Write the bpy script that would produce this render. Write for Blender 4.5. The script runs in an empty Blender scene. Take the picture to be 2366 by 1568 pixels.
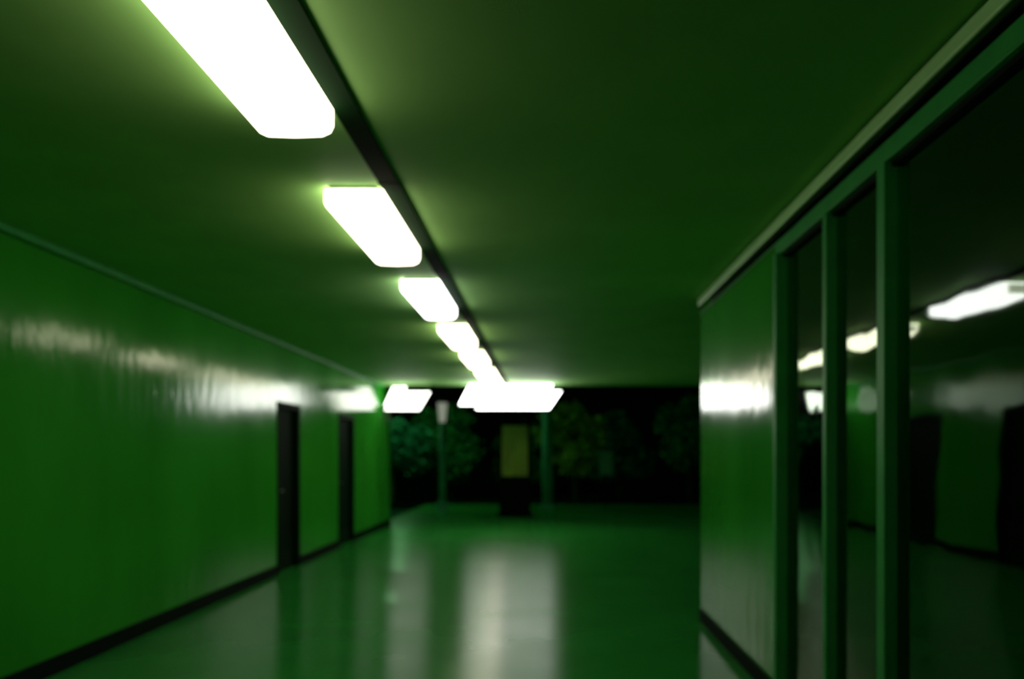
import bpy, bmesh, math, random
from mathutils import Vector
random.seed(7)
sc = bpy.context.scene
C = sc.collection

# ---------------------------------------------------------------- camera
EYE = 1.5                      # eye height, metres
FPX = 1900.0                   # focal length in pixels of the 2366 px wide frame
VPX, VPY = 1265.0, 1050.0      # vanishing point of the corridor
cam_d = bpy.data.cameras.new('camera')
cam = bpy.data.objects.new('camera', cam_d)
C.objects.link(cam)
cam.location = (0, 0, EYE)
cam.rotation_euler = (math.pi/2, 0, 0)
cam_d.sensor_width = 36
cam_d.lens = 36*FPX/2366
cam_d.shift_x = -(VPX-1183)/2366
cam_d.shift_y = (VPY-784)/2366
cam_d.clip_start = 0.05
cam_d.clip_end = 300
cam_d.dof.use_dof = True
cam_d.dof.focus_distance = 1.6
cam_d.dof.aperture_fstop = 1.9
sc.camera = cam

# ---------------------------------------------------------------- world, exposure
w = bpy.data.worlds.new('night')
sc.world = w
w.use_nodes = True
w.node_tree.nodes['Background'].inputs[0].default_value = (0.02, 0.30, 0.06, 1)
w.node_tree.nodes['Background'].inputs[1].default_value = 0.05
sc.view_settings.view_transform = 'Standard'
sc.view_settings.look = 'None'
sc.view_settings.exposure = -0.12
sc.view_settings.gamma = 1.0
sc.view_settings.use_curve_mapping = False
sc.cycles.use_denoising = True
sc.cycles.max_bounces = 8
sc.cycles.diffuse_bounces = 5
sc.cycles.glossy_bounces = 5
sc.cycles.sample_clamp_indirect = 6.0

# ---------------------------------------------------------------- dimensions (metres)
XL = -3.37      # left wall face
XR = 1.39       # right glazed wall face
CZ = EYE+1.42   # ceiling
YB = -2.5       # back of the corridor behind the camera
YL = 17.6       # end of the left wall
YR = 7.44       # end of the right wall
YC = 16.95      # end of the ceiling
YF = 24.8       # end of the floor

# ---------------------------------------------------------------- materials
def mat(name, col, rough=0.5, spec=0.5, metal=0.0, var=0.0, scale=3.0, bump=0.0, bscale=20.0, emit=None, est=0.0, coat=0.0, stretch=(1,1,1), rvar=0.0, tint=None):
    m = bpy.data.materials.new(name); m.use_nodes = True
    nt = m.node_tree; b = nt.nodes['Principled BSDF']
    b.inputs['Base Color'].default_value = (*col, 1)
    b.inputs['Roughness'].default_value = rough
    b.inputs['Specular IOR Level'].default_value = spec
    b.inputs['Metallic'].default_value = metal
    b.inputs['Coat Weight'].default_value = coat
    b.inputs['Coat Roughness'].default_value = 0.15
    if tint: b.inputs['Specular Tint'].default_value = (*tint, 1)
    tc = nt.nodes.new('ShaderNodeTexCoord')
    mp = nt.nodes.new('ShaderNodeMapping'); mp.inputs['Scale'].default_value = stretch
    nt.links.new(tc.outputs['Object'], mp.inputs['Vector'])
    if var or rvar:
        n = nt.nodes.new('ShaderNodeTexNoise'); n.inputs['Scale'].default_value = scale
        n.inputs['Detail'].default_value = 5
        nt.links.new(mp.outputs['Vector'], n.inputs['Vector'])
        if var:
            r = nt.nodes.new('ShaderNodeValToRGB')
            r.color_ramp.elements[0].position = 0.3; r.color_ramp.elements[1].position = 0.7
            r.color_ramp.elements[0].color = (*[c*(1-var) for c in col], 1)
            r.color_ramp.elements[1].color = (*[min(1, c*(1+var)) for c in col], 1)
            nt.links.new(n.outputs['Fac'], r.inputs['Fac'])
            nt.links.new(r.outputs['Color'], b.inputs['Base Color'])
        if rvar:
            mr = nt.nodes.new('ShaderNodeMapRange')
            mr.inputs['From Min'].default_value = .3; mr.inputs['From Max'].default_value = .7
            mr.inputs['To Min'].default_value = rough-rvar; mr.inputs['To Max'].default_value = rough+rvar
            nt.links.new(n.outputs['Fac'], mr.inputs['Value'])
            nt.links.new(mr.outputs['Result'], b.inputs['Roughness'])
    if bump:
        n2 = nt.nodes.new('ShaderNodeTexNoise'); n2.inputs['Scale'].default_value = bscale
        n2.inputs['Detail'].default_value = 3
        nt.links.new(mp.outputs['Vector'], n2.inputs['Vector'])
        bp = nt.nodes.new('ShaderNodeBump'); bp.inputs['Strength'].default_value = 1.0
        bp.inputs['Distance'].default_value = bump
        nt.links.new(n2.outputs['Fac'], bp.inputs['Height'])
        nt.links.new(bp.outputs['Normal'], b.inputs['Normal'])
    if emit:
        b.inputs['Emission Color'].default_value = (*emit, 1)
        b.inputs['Emission Strength'].default_value = est
    return m

M = {}
M['wall'] = mat('glossy green wall paint', (0.03, 0.32, 0.022), rough=0.14, spec=0.17, tint=(.85, 1, .75), var=0.16, scale=1.1, bump=0.0035, bscale=9, stretch=(1, 1, .35), rvar=.03)
M['ceiling'] = mat('ceiling paint', (0.31, 0.60, 0.18), rough=0.7, spec=0.2, var=0.06, scale=2, bump=0.0006, bscale=60)
M['floor'] = mat('polished green floor', (0.022, 0.24, 0.035), rough=0.25, spec=0.24, tint=(.82, 1, .72), var=0.12, scale=1.2, bump=0.0002, bscale=9, rvar=.02)
_nt = M['floor'].node_tree; _b = _nt.nodes['Principled BSDF']      # floor buffed along the passage
_c = _nt.nodes.new('ShaderNodeCombineXYZ'); _c.inputs[1].default_value = 1.0
_nt.links.new(_c.outputs[0], _b.inputs['Tangent']); _b.inputs['Anisotropic'].default_value = 0.85
M['skirting'] = mat('black skirting', (0.003, 0.009, 0.004), rough=0.7, spec=0.08, var=.2)
M['door'] = mat('dark door paint', (0.002, 0.012, 0.004), rough=0.7, spec=0.03, var=.2, scale=4)
M['dark_frame'] = mat('dark frame paint', (0.003, 0.018, 0.006), rough=0.7, spec=0.04)
M['alu'] = mat('anodised frame', (0.035, 0.32, 0.07), rough=0.45, spec=0.15, tint=(.7, 1, .75), var=0.1, scale=8)
M['cornice'] = mat('pale rail paint', (0.5, 0.85, 0.4), rough=0.4, spec=0.4, var=0.06)
M['black'] = mat('black gap', (0.004, 0.008, 0.004), rough=0.8, spec=0.1)
M['metal'] = mat('handle metal', (0.1, 0.16, 0.1), rough=0.5, metal=1.0)
M['housing'] = mat('lamp housing', (0.5, 0.6, 0.4), rough=0.5)
M['tray'] = mat('cable tray paint', (0.003, 0.018, 0.004), rough=0.8, spec=0.03, var=.1)
M['diffuser'] = mat('lit diffuser', (0.8, 0.8, 0.75), rough=0.4, emit=(1.0, 0.90, 0.68), est=7.0)
M['cap'] = mat('opal end cap', (0.8, 0.8, 0.7), rough=0.4, emit=(1.0, 1.0, 0.8), est=1.6)
M['diffuser_cool'] = mat('lit diffuser cool', (0.8, 0.8, 0.8), rough=0.4, emit=(1.0, 0.92, 0.95), est=7.0)
M['smear_light'] = mat('smeared tube light', (0.8, 0.8, 0.8), rough=0.4, emit=(1.0, 1.0, 0.96), est=9.5)  # glow of thin tube lamps, spread tall by camera movement
M['smear_dim'] = mat('smeared tube light dimmer', (0.8, 0.8, 0.8), rough=0.4, emit=(1.0, 1.0, 0.90), est=5.5)
M['box'] = mat('smeared tube casing', (0.05, 0.12, 0.05), rough=0.5)
M['room'] = mat('dark shop interior', (0.03, 0.13, 0.07), rough=0.9, spec=0.1)
M['ground'] = mat('dark ground', (0.006, 0.016, 0.007), rough=0.95, spec=0.1, var=.3)
M['concrete'] = mat('pillar concrete', (0.06, 0.42, 0.20), rough=0.8, var=.2)
M['poster'] = mat('poster print', (0.30, 0.42, 0.02), rough=0.5, var=.45, scale=2.2, stretch=(3, 1, .7))
M['totem'] = mat('totem casing', (0.002, 0.006, 0.003), rough=0.8, spec=0.05)
M['lantern'] = mat('lantern glass', (0.6, 0.62, 0.5), rough=0.4, emit=(0.95, 1.0, 0.8), est=0.25)
M['fill'] = mat('street lamp lens', (.8, .8, .8), emit=(.40, 1.0, .45), est=170.0)  # lens of the added lamp that lights the far end
M['teal'] = mat('teal sign paint', (0.06, 0.42, 0.20), rough=0.5, var=.2)
M['bark'] = mat('bark', (0.02, 0.04, 0.015), rough=0.9, var=.4, scale=12)
for k, c in {'leaf_green': (0.03, 0.30, 0.06), 'leaf_teal': (0.03, 0.28, 0.13), 'leaf_yellow': (0.22, 0.42, 0.03)}.items():
    M[k] = mat(k, c, rough=0.6, spec=.3, var=.5, scale=3)

# reflective dark glass: Fresnel mirror over a smoked pane
g = bpy.data.materials.new('smoked glass'); g.use_nodes = True
nt = g.node_tree; nt.nodes.clear()
out = nt.nodes.new('ShaderNodeOutputMaterial'); mx = nt.nodes.new('ShaderNodeMixShader')
fr = nt.nodes.new('ShaderNodeFresnel'); fr.inputs['IOR'].default_value = 2.1
gl = nt.nodes.new('ShaderNodeBsdfGlossy'); gl.inputs['Roughness'].default_value = 0.03
gl.inputs['Color'].default_value = (0.85, 1.0, 0.88, 1)
tr = nt.nodes.new('ShaderNodeBsdfTransparent'); tr.inputs['Color'].default_value = (0.35, 0.6, 0.45, 1)
n = nt.nodes.new('ShaderNodeTexNoise'); n.inputs['Scale'].default_value = 1.6
tc = nt.nodes.new('ShaderNodeTexCoord'); bp = nt.nodes.new('ShaderNodeBump'); bp.inputs['Distance'].default_value = 0.004
nt.links.new(tc.outputs['Object'], n.inputs['Vector']); nt.links.new(n.outputs['Fac'], bp.inputs['Height'])
nt.links.new(bp.outputs['Normal'], gl.inputs['Normal'])
nt.links.new(fr.outputs[0], mx.inputs[0]); nt.links.new(tr.outputs[0], mx.inputs[1]); nt.links.new(gl.outputs[0], mx.inputs[2])
nt.links.new(mx.outputs[0], out.inputs[0])
M['glass'] = g

# ---------------------------------------------------------------- helpers
def box(bm, x0, x1, y0, y1, z0, z1, bev=0.0):
    r = bmesh.ops.create_cube(bm, size=1)
    vs = r['verts']
    for v in vs:
        v.co = Vector((x0+(v.co.x+.5)*(x1-x0), y0+(v.co.y+.5)*(y1-y0), z0+(v.co.z+.5)*(z1-z0)))
    if bev:
        es = list({e for v in vs for e in v.link_edges})
        bmesh.ops.bevel(bm, geom=es, offset=bev, segments=2, affect='EDGES', profile=.5)

def cyl(bm, c, r0, r1, z0, z1, seg=20):
    r = bmesh.ops.create_cone(bm, cap_ends=True, segments=seg, radius1=r0, radius2=r1, depth=z1-z0)
    bmesh.ops.translate(bm, verts=r['verts'], vec=(c[0], c[1], (z0+z1)/2))

def obj(name, bm, m, parent=None, smooth=False):
    me = bpy.data.meshes.new(name)
    bm.to_mesh(me); bm.free()
    if smooth:
        for p in me.polygons: p.use_smooth = True
    me.materials.append(m)
    o = bpy.data.objects.new(name, me); C.objects.link(o)
    if parent: o.parent = parent
    return o

def bx(name, m, dims, parent=None, bev=0.0):
    bm = bmesh.new(); box(bm, *dims, bev=bev)
    return obj(name, bm, m, parent)

def thing(name, label, cat, loc=(0, 0, 0), group=None):
    o = bpy.data.objects.new(name, None); C.objects.link(o)
    o.location = loc; o['label'] = label; o['category'] = cat
    if group: o['group'] = group
    return o

def tag(o, label, cat, group=None):
    o['label'] = label; o['category'] = cat
    if group: o['group'] = group
    return o

def struct(o, label=None, cat=None):
    o['kind'] = 'structure'
    if label: o['label'] = label
    if cat: o['category'] = cat
    return o

def dup(root, loc, label):
    r = root.copy(); C.objects.link(r); r.location = loc; r['label'] = label
    for ch in list(root.children):
        c = ch.copy(); C.objects.link(c); c.parent = r
        for g_ in ch.children:
            d = g_.copy(); C.objects.link(d); d.parent = c
    return r

# ---------------------------------------------------------------- the setting
struct(bx('floor', M['floor'], (XL-.3, 11, YB, YF, -.1, 0)), 'polished green floor of the passage reflecting the lamps', 'floor')
struct(bx('ceiling', M['ceiling'], (XL-.3, 11, YB, YC, CZ, CZ+.25)), 'flat green-tinted ceiling over the passage', 'ceiling')
struct(bx('ground', M['ground'], (-30, 40, YF, 70, -.16, -.04)), 'dark ground beyond the far edge of the floor', 'ground')

# left wall with two door openings
D1 = (10.30, 11.12, 2.12); D2 = (13.30, 14.25, 2.12)
bm = bmesh.new()
for y0, y1, z0 in ((YB, D1[0], 0), (D1[0], D1[1], D1[2]), (D1[1], D2[0], 0), (D2[0], D2[1], D2[2]), (D2[1], YL, 0)):
    box(bm, XL-.25, XL, y0, y1, z0, CZ)
wl = struct(obj('wall_left', bm, M['wall']), 'long glossy green wall on the left with two dark doors', 'wall')
bm = bmesh.new()
for y0, y1 in ((YB, D1[0]-.06), (D1[1]+.06, D2[0]-.06), (D2[1]+.06, YL)):
    box(bm, XL, XL+.018, y0, y1, 0, .125, bev=.004)
struct(obj('baseboard_left', bm, M['skirting']), 'black skirting along the foot of the left wall', 'baseboard')
struct(bx('trim_1', M['alu'], (XL, XL+.05, YB, YC, CZ-.05, CZ), bev=.01), 'thin pale trim where left wall meets ceiling', 'trim')

for i, (y0, y1, h) in enumerate((D1, D2)):
    lab = ('wide dark door in the left wall, nearer the camera' if i == 0 else 'dark door in the left wall, farther one near the open end')
    d = struct(bx('door_%d' % (i+1), M['door'], (XL-.10, XL-.055, y0+.03, y1-.03, .01, h-.03), bev=.003), lab, 'door')
    bm = bmesh.new()
    for a, b_, c0, c1 in ((y0-.05, y0+.03, 0, h+.05), (y1-.03, y1+.05, 0, h+.05), (y0+.03, y1-.03, h-.03, h+.05)):
        box(bm, XL-.13, XL+.015, a, b_, c0, c1, bev=.004)
    obj('door_frame', bm, M['dark_frame'], d)
    bm = bmesh.new()
    box(bm, XL-.055, XL-.045, y0+.07, y0+.11, .95, 1.13, bev=.002)
    box(bm, XL-.045, XL-.01, y0+.08, y0+.10, 1.03, 1.05)
    box(bm, XL-.02, XL-.005, y0+.08, y0+.22, 1.03, 1.05, bev=.004)
    obj('door_handle', bm, M['metal'], d)
    bx('kick_plate', M['dark_frame'], (XL-.055, XL-.052, y0+.06, y1-.06, .03, .25), d)

# wall behind the camera closes the passage
struct(bx('wall_back', M['wall'], (XL-.25, 6, YB-.2, YB, 0, CZ)), 'green wall closing the passage behind', 'wall')

# right wall: solid glossy section, then the glazed screen
Y1, Y2, Y3, Y4 = 4.86, 4.03, 3.35, 1.55      # mullion positions
wr = struct(bx('wall_right', M['wall'], (XR, XR+.16, Y1+.05, YR, 0, EYE+1.29)), 'glossy green solid section of the right wall', 'wall')
struct(bx('baseboard_right', M['skirting'], (XR-.018, XR, Y1+.09, YR, 0, .11), bev=.004), 'black skirting at the foot of the right wall', 'baseboard')
struct(bx('trim_2', M['black'], (XR+.09, XR+.3, YB, YR, EYE+1.29, CZ)), 'black shadow gap above the glazed screen', 'trim')
struct(bx('trim_3', M['cornice'], (XR-.03, XR-.012, YB, YR, EYE+1.34, EYE+1.405), bev=.008), 'pale rail running under the ceiling on the right', 'trim')

scr = thing('glazed_screen', 'long glazed screen with green metal frame reflecting the ceiling lamps, right side', 'screen', (XR, 0, 0))
def part(name, m, x0, x1, y0, y1, z0, z1, bev=.004):
    return bx(name, m, (x0, x1, y0, y1, z0, z1), scr, bev=bev)
part('header', M['alu'], -.03, .09, YB, Y1+.05, EYE+1.18, EYE+1.256)
part('top_rail', M['alu'], -.015, .07, YB, YR, EYE+1.264, EYE+1.274, .002)
part('header_seal', M['black'], -.005, .06, YB, Y1+.05, EYE+1.16, EYE+1.185, 0)
part('bottom_rail', M['alu'], -.02, .08, YB, Y1, 0, .12)
for (y, wd, dp) in ((Y1, .06, .05), (Y2, .055, .035), (Y3, .08, .035), (Y4, .10, .055), (-.3, .10, .055)):
    mu = part('mullion', M['alu'], -dp, .034, y-wd/2, y+wd/2, .0, EYE+1.185, .005)
part('mullion_seal', M['black'], -.01, .06, Y1+.03, Y1+.09, .0, EYE+1.0, 0)
ys = [Y1, Y2, Y3, Y4, -.3, YB]
for a, b_ in zip(ys[1:], ys[:-1]):
    pane = bx('glass_pane', M['glass'], (.018, .026, a+.02, b_-.02, .12, EYE+1.165), scr)
    
# dark interior behind the glass
bm = bmesh.new()
box(bm, 4.6, 4.7, YB, Y1+.2, 0, CZ)
box(bm, XR+.16, 4.6, Y1+.1, Y1+.2, 0, CZ)
struct(obj('wall_shop', bm, M['room']), 'dark walls of the unlit room behind the glass', 'wall')
# counter inside the dark room, seen as a vague mass through the glass
sh = thing('shelf_unit', 'dim shelving unit standing in the unlit room behind the glass', 'shelf', (4.2, 2.9, 0))
for a in (-1.1, 0, 1.1):
    bx('upright', M['dark_frame'], (-.2, .25, a-.02, a+.02, 0, 1.9), sh)
for z in (.1, .55, 1.0, 1.45, 1.88):
    bx('shelf', M['dark_frame'], (-.2, .25, -1.1, 1.1, z, z+.03), sh)

# ---------------------------------------------------------------- ceiling lamps
FX = -1.03; FZ = EYE+1.30
def lamp(y, label, m):
    t = thing('ceiling_lamp', label, 'lamp', (FX, y, CZ), 'ceiling lamps in a row down the passage')
    hw, hl = .155, .65
    bx('housing', M['housing'], (-.13, .13, -hl, hl, -.012, 0), t, bev=.002)
    bm = bmesh.new()
    prof = [(-hw, -.012), (-hw, -.08), (-hw+.012, -.105), (-hw+.045, -.12), (0, -.124), (hw-.045, -.12), (hw-.012, -.105), (hw, -.08), (hw, -.012)]
    rings = []
    for yy in (-hl+.02, hl-.02):
        rings.append([bm.verts.new((x, yy, z)) for x, z in prof])
    for i in range(len(prof)-1):
        bm.faces.new((rings[0][i], rings[0][i+1], rings[1][i+1], rings[1][i]))
    bm.faces.new(rings[0]); bm.faces.new(rings[1][::-1])
    bmesh.ops.recalc_face_normals(bm, faces=bm.faces)
    obj('diffuser', bm, m, t)
    for s in (-1, 1):
        a, b_ = sorted((s*(hl-.02), s*(hl+.005)))
        bx('end_cap', M['cap'], (-.12, .12, a, b_, -.10, -.028), t, bev=.004)
    return t
names = ['white ceiling lamp nearest the camera, large at the top left',
         'white ceiling lamp second in the row, beside the dark tray',
         'white ceiling lamp third in the row, slightly cool in tone',
         'small ceiling lamp fourth in the row from the camera',
         'small ceiling lamp fifth in the row from the camera',
         'small ceiling lamp sixth in the row, last but one',
         'smallest ceiling lamp, last in the row before the smeared tubes']
for k, lab in enumerate(names):
    lamp(2.73+2.27*k if k < 6 else 15.75, lab, M['diffuser_cool'] if k == 2 else M['diffuser'])

tr_ = thing('cable_tray', 'dark flat cable tray running along the ceiling beside the lamps', 'cable tray', (-.825, 0, CZ-.002))
bx('tray_body', M['tray'], (-.052, .052, YB+.02, YC-.3, -.010, 0), tr_)
for k in range(9):
    bx('joint_cover', M['tray'], (-.056, .056, 0.3+2.0*k-.04, 0.3+2.0*k+.04, -.013, 0), tr_, bev=.002)

# ---------------------------------------------------------------- thin tube lamps at the far end, motion smear built into slanted panels
def at(px, py, y):
    return ((px-VPX)*y/FPX, EYE-(py-VPY)*y/FPX)
def slab(bm, pts, y, th):
    f = []
    for yy in (y, y+th):
        f.append([bm.verts.new((*(at(px, py, y)[:1]), yy, at(px, py, y)[1])) for px, py in pts])
    n_ = len(pts)
    bm.faces.new(f[0]); bm.faces.new(f[1][::-1])
    for i in range(n_):
        bm.faces.new((f[0][i], f[1][i], f[1][(i+1) % n_], f[0][(i+1) % n_]))
    bmesh.ops.recalc_face_normals(bm, faces=bm.faces)
panels = [
 ('wide white tube lamp smeared into a panel under the ceiling end, upper one behind', [(1085, 888), (1277, 888), (1254, 935), (1061, 935)], 16.66),
 ('wide white tube lamp smeared into a panel at the far end, lower one in front', [(1122, 903), (1297, 903), (1268, 945), (1100, 945)], 16.50),
 ('short white tube lamp smeared into a panel beside the left wall end, small and higher', [(908, 893), (938, 893), (915, 937), (888, 937)], 16.66),
 ('white tube lamp smeared into a panel beside the left wall end, lower one', [(912, 905), (993, 905), (968, 947), (889, 947)], 16.50)]
for pi_, (lab, pts, y) in enumerate(panels):
    t = thing('smeared_tube', lab, 'light', (0, 0, 0), 'smeared tube lamps across the far end')
    bm = bmesh.new(); slab(bm, pts, y, .06); obj('lit_face', bm, M['smear_light' if pi_ < 2 else 'smear_dim'], t)
    bm = bmesh.new(); slab(bm, [(px, py) for px, py in pts], y+.061, .03); obj('casing', bm, M['box'], t)
    cx0, cz0 = at(pts[0][0]+6, pts[0][1], y); cx1, _ = at(pts[1][0]-6, pts[1][1], y)
    for cx in (cx0, cx1):
        bx('hanger', M['box'], (cx-.008, cx+.008, y+.065, y+.085, cz0-.05, CZ), t)
# re-seat the empties at the panels themselves
for o in [o for o in C.objects if o.name.startswith('smeared_tube')]:
    vs = [v.co for c in o.children for v in c.data.vertices]
    c0 = Vector((sum(v.x for v in vs)/len(vs), sum(v.y for v in vs)/len(vs), max(v.z for v in vs)))
    for c in o.children:
        for v in c.data.vertices: v.co -= c0
    o.location = c0

# ---------------------------------------------------------------- far end: totem, pillar, lamp post, small sign, planting
t = thing('display_totem', 'dark free-standing totem with a faded yellow-green poster at far end', 'sign', (-.79, 20.0, 0))
bx('plinth', M['totem'], (-.42, .42, -.16, .16, 0, .10), t, bev=.01)
bx('casing', M['totem'], (-.38, .38, -.09, .09, .10, 2.3), t, bev=.02)
bx('poster', M['poster'], (-.31, .31, -.098, -.09, .98, 2.2), t)
t = thing('pillar', 'slim dull green pillar to the right of the totem', 'pillar', (.0, 22.5, 0))
bm = bmesh.new(); cyl(bm, (0, 0), .15, .14, .12, 2.85, 24); obj('shaft', bm, M['concrete'], t, True)
bx('base', M['concrete'], (-.2, .2, -.2, .2, 0, .12), t, bev=.01)
bx('capital', M['concrete'], (-.19, .19, -.19, .19, 2.85, 2.95), t, bev=.01)
t = thing('lamp_post', 'green post carrying a small pale lantern, left of the totem', 'lamp', (-2.75, 21.5, 0))
bm = bmesh.new(); cyl(bm, (0, 0), .16, .12, 0, .3, 20); obj('base', bm, M['concrete'], t)
bm = bmesh.new(); cyl(bm, (0, 0), .09, .07, .3, 2.35, 20); obj('pole', bm, M['concrete'], t, True)
bm = bmesh.new(); cyl(bm, (0, 0), .08, .13, 2.35, 2.85, 12); obj('lantern', bm, M['lantern'], t)
bm = bmesh.new(); cyl(bm, (0, 0), .17, .03, 2.85, 2.97, 12); obj('lantern_cap', bm, M['totem'], t)
t = thing('small_sign', 'small teal sign board on a thin post right of the pillar', 'sign', (1.65, 23.2, 0))
bm = bmesh.new(); cyl(bm, (0, 0), .025, .025, 0, .95, 12); obj('post', bm, M['totem'], t)
bx('board', M['teal'], (-.19, .19, -.02, .0, .92, 1.60), t, bev=.005)
bx('kerb', M['skirting'], (-12, 20, YF, YF+.18, -.06, .07), None, bev=.01)
tag(C.objects['kerb'], 'low dark kerb along the far edge of the floor', 'kerb')

t = thing('fill_lamp', 'added unseen street lamp standing outside behind the left wall end', 'lamp', (-6.5, 23.4, 0))  # added out of view to brighten the far floor and shrubs
bm = bmesh.new(); cyl(bm, (0, 0), .14, .12, 0, .5, 20); obj('base', bm, M['concrete'], t)
bm = bmesh.new(); cyl(bm, (0, 0), .07, .05, .5, 5.2, 20); obj('pole', bm, M['concrete'], t, True)
bx('arm', M['concrete'], (-.03, 1.9, -.03, .03, 5.12, 5.2), t, bev=.01)
bx('lamp_head', M['concrete'], (1.4, 2.3, -.14, .14, 5.12, 5.26), t, bev=.03)
bx('lens', M['fill'], (1.5, 2.2, -.10, .10, 5.10, 5.125), t)

def leaves(bm, c, rad, n_, size, rnd):
    for _ in range(n_):
        d = Vector((rnd.gauss(0, 1), rnd.gauss(0, 1), rnd.gauss(0, 1))).normalized()
        r = rnd.uniform(.55, 1.0)
        p = Vector((c[0]+d.x*rad[0]*r, c[1]+d.y*rad[1]*r, c[2]+d.z*rad[2]*r))
        a = Vector((rnd.gauss(0, 1), rnd.gauss(0, 1), rnd.gauss(0, .6))).normalized()
        b_ = a.cross(Vector((rnd.gauss(0, 1), rnd.gauss(0, 1), rnd.gauss(0, 1)))).normalized()
        s = size*rnd.uniform(.7, 1.3)
        v = [bm.verts.new(p - a*s), bm.verts.new(p + b_*s*.4 + a*.1*s), bm.verts.new(p + a*s), bm.verts.new(p - b_*s*.4 + a*.1*s)]
        bm.faces.new(v)
def shrub(x, y, h, wdt, m, lab, seed):
    rnd = random.Random(seed)
    t = thing('leafy_shrub', lab, 'shrub', (x, y, -.04), 'shrubs and small trees beyond the floor')
    bm = bmesh.new(); cyl(bm, (0, 0), .07, .04, 0, h*.55, 10)
    for k in range(4):
        a = k*1.6+seed
        r = bmesh.ops.create_cone(bm, cap_ends=True, segments=8, radius1=.03, radius2=.012, depth=h*.45)
        bmesh.ops.rotate(bm, verts=r['verts'], cent=(0, 0, -h*.22), matrix=__import__('mathutils').Matrix.Rotation(.5, 3, (math.cos(a), math.sin(a), 0)))
        bmesh.ops.translate(bm, verts=r['verts'], vec=(0, 0, h*.62))
    obj('stem', bm, M['bark'], t)
    bm = bmesh.new()
    for k in range(7):
        a = rnd.uniform(0, 6.3); q = rnd.uniform(.1, .5)*wdt
        leaves(bm, (math.cos(a)*q, math.sin(a)*q*.6, h*rnd.uniform(.3, .85)), (wdt*.36, wdt*.3, h*.2), 260, .11, rnd)
    f = obj('foliage', bm, m, t); f['kind'] = 'stuff'
shr = [(-5.0, 26.5, 2.9, 1.7, 'leaf_teal', 'teal-green shrub at the far left, beside the left wall end'),
       (-3.3, 28.0, 3.2, 1.8, 'leaf_green', 'dark green shrub behind the lamp post'),
       (-1.0, 29.5, 2.6, 1.6, 'leaf_green', 'low dark shrub behind the totem'),
       (.9, 26.3, 3.3, 1.7, 'leaf_yellow', 'yellowish-green shrub just right of the pillar'),
       (2.6, 29.6, 3.1, 1.8, 'leaf_teal', 'teal-green shrub behind the small sign board'),
       (4.6, 26.6, 3.4, 1.7, 'leaf_green', 'tall dark green shrub right of the sign board'),
       (7.0, 29.8, 3.0, 2.0, 'leaf_green', 'dark shrub farthest right, seen past the right wall end')]
for i, (x, y, h, wd, m, lab) in enumerate(shr):
    shrub(x, y, h, wd, M[m], lab, 11+i)
t = thing('building', 'unlit dark building added to block the sky glow beyond the shrubs', 'building', (2, 34, -.04))  # added backdrop keeps the world glow from showing through the far opening
bx('wall', M['ground'], (-24, 24, 0, 6, 0, 7), t)
bx('roof_edge', M['totem'], (-24.3, 24.3, -.3, 6.3, 7, 7.3), t)
for k in range(9):
    bx('window', M['totem'], (-17+4*k, -15.4+4*k, -.03, .0, 1.0, 2.6), t)
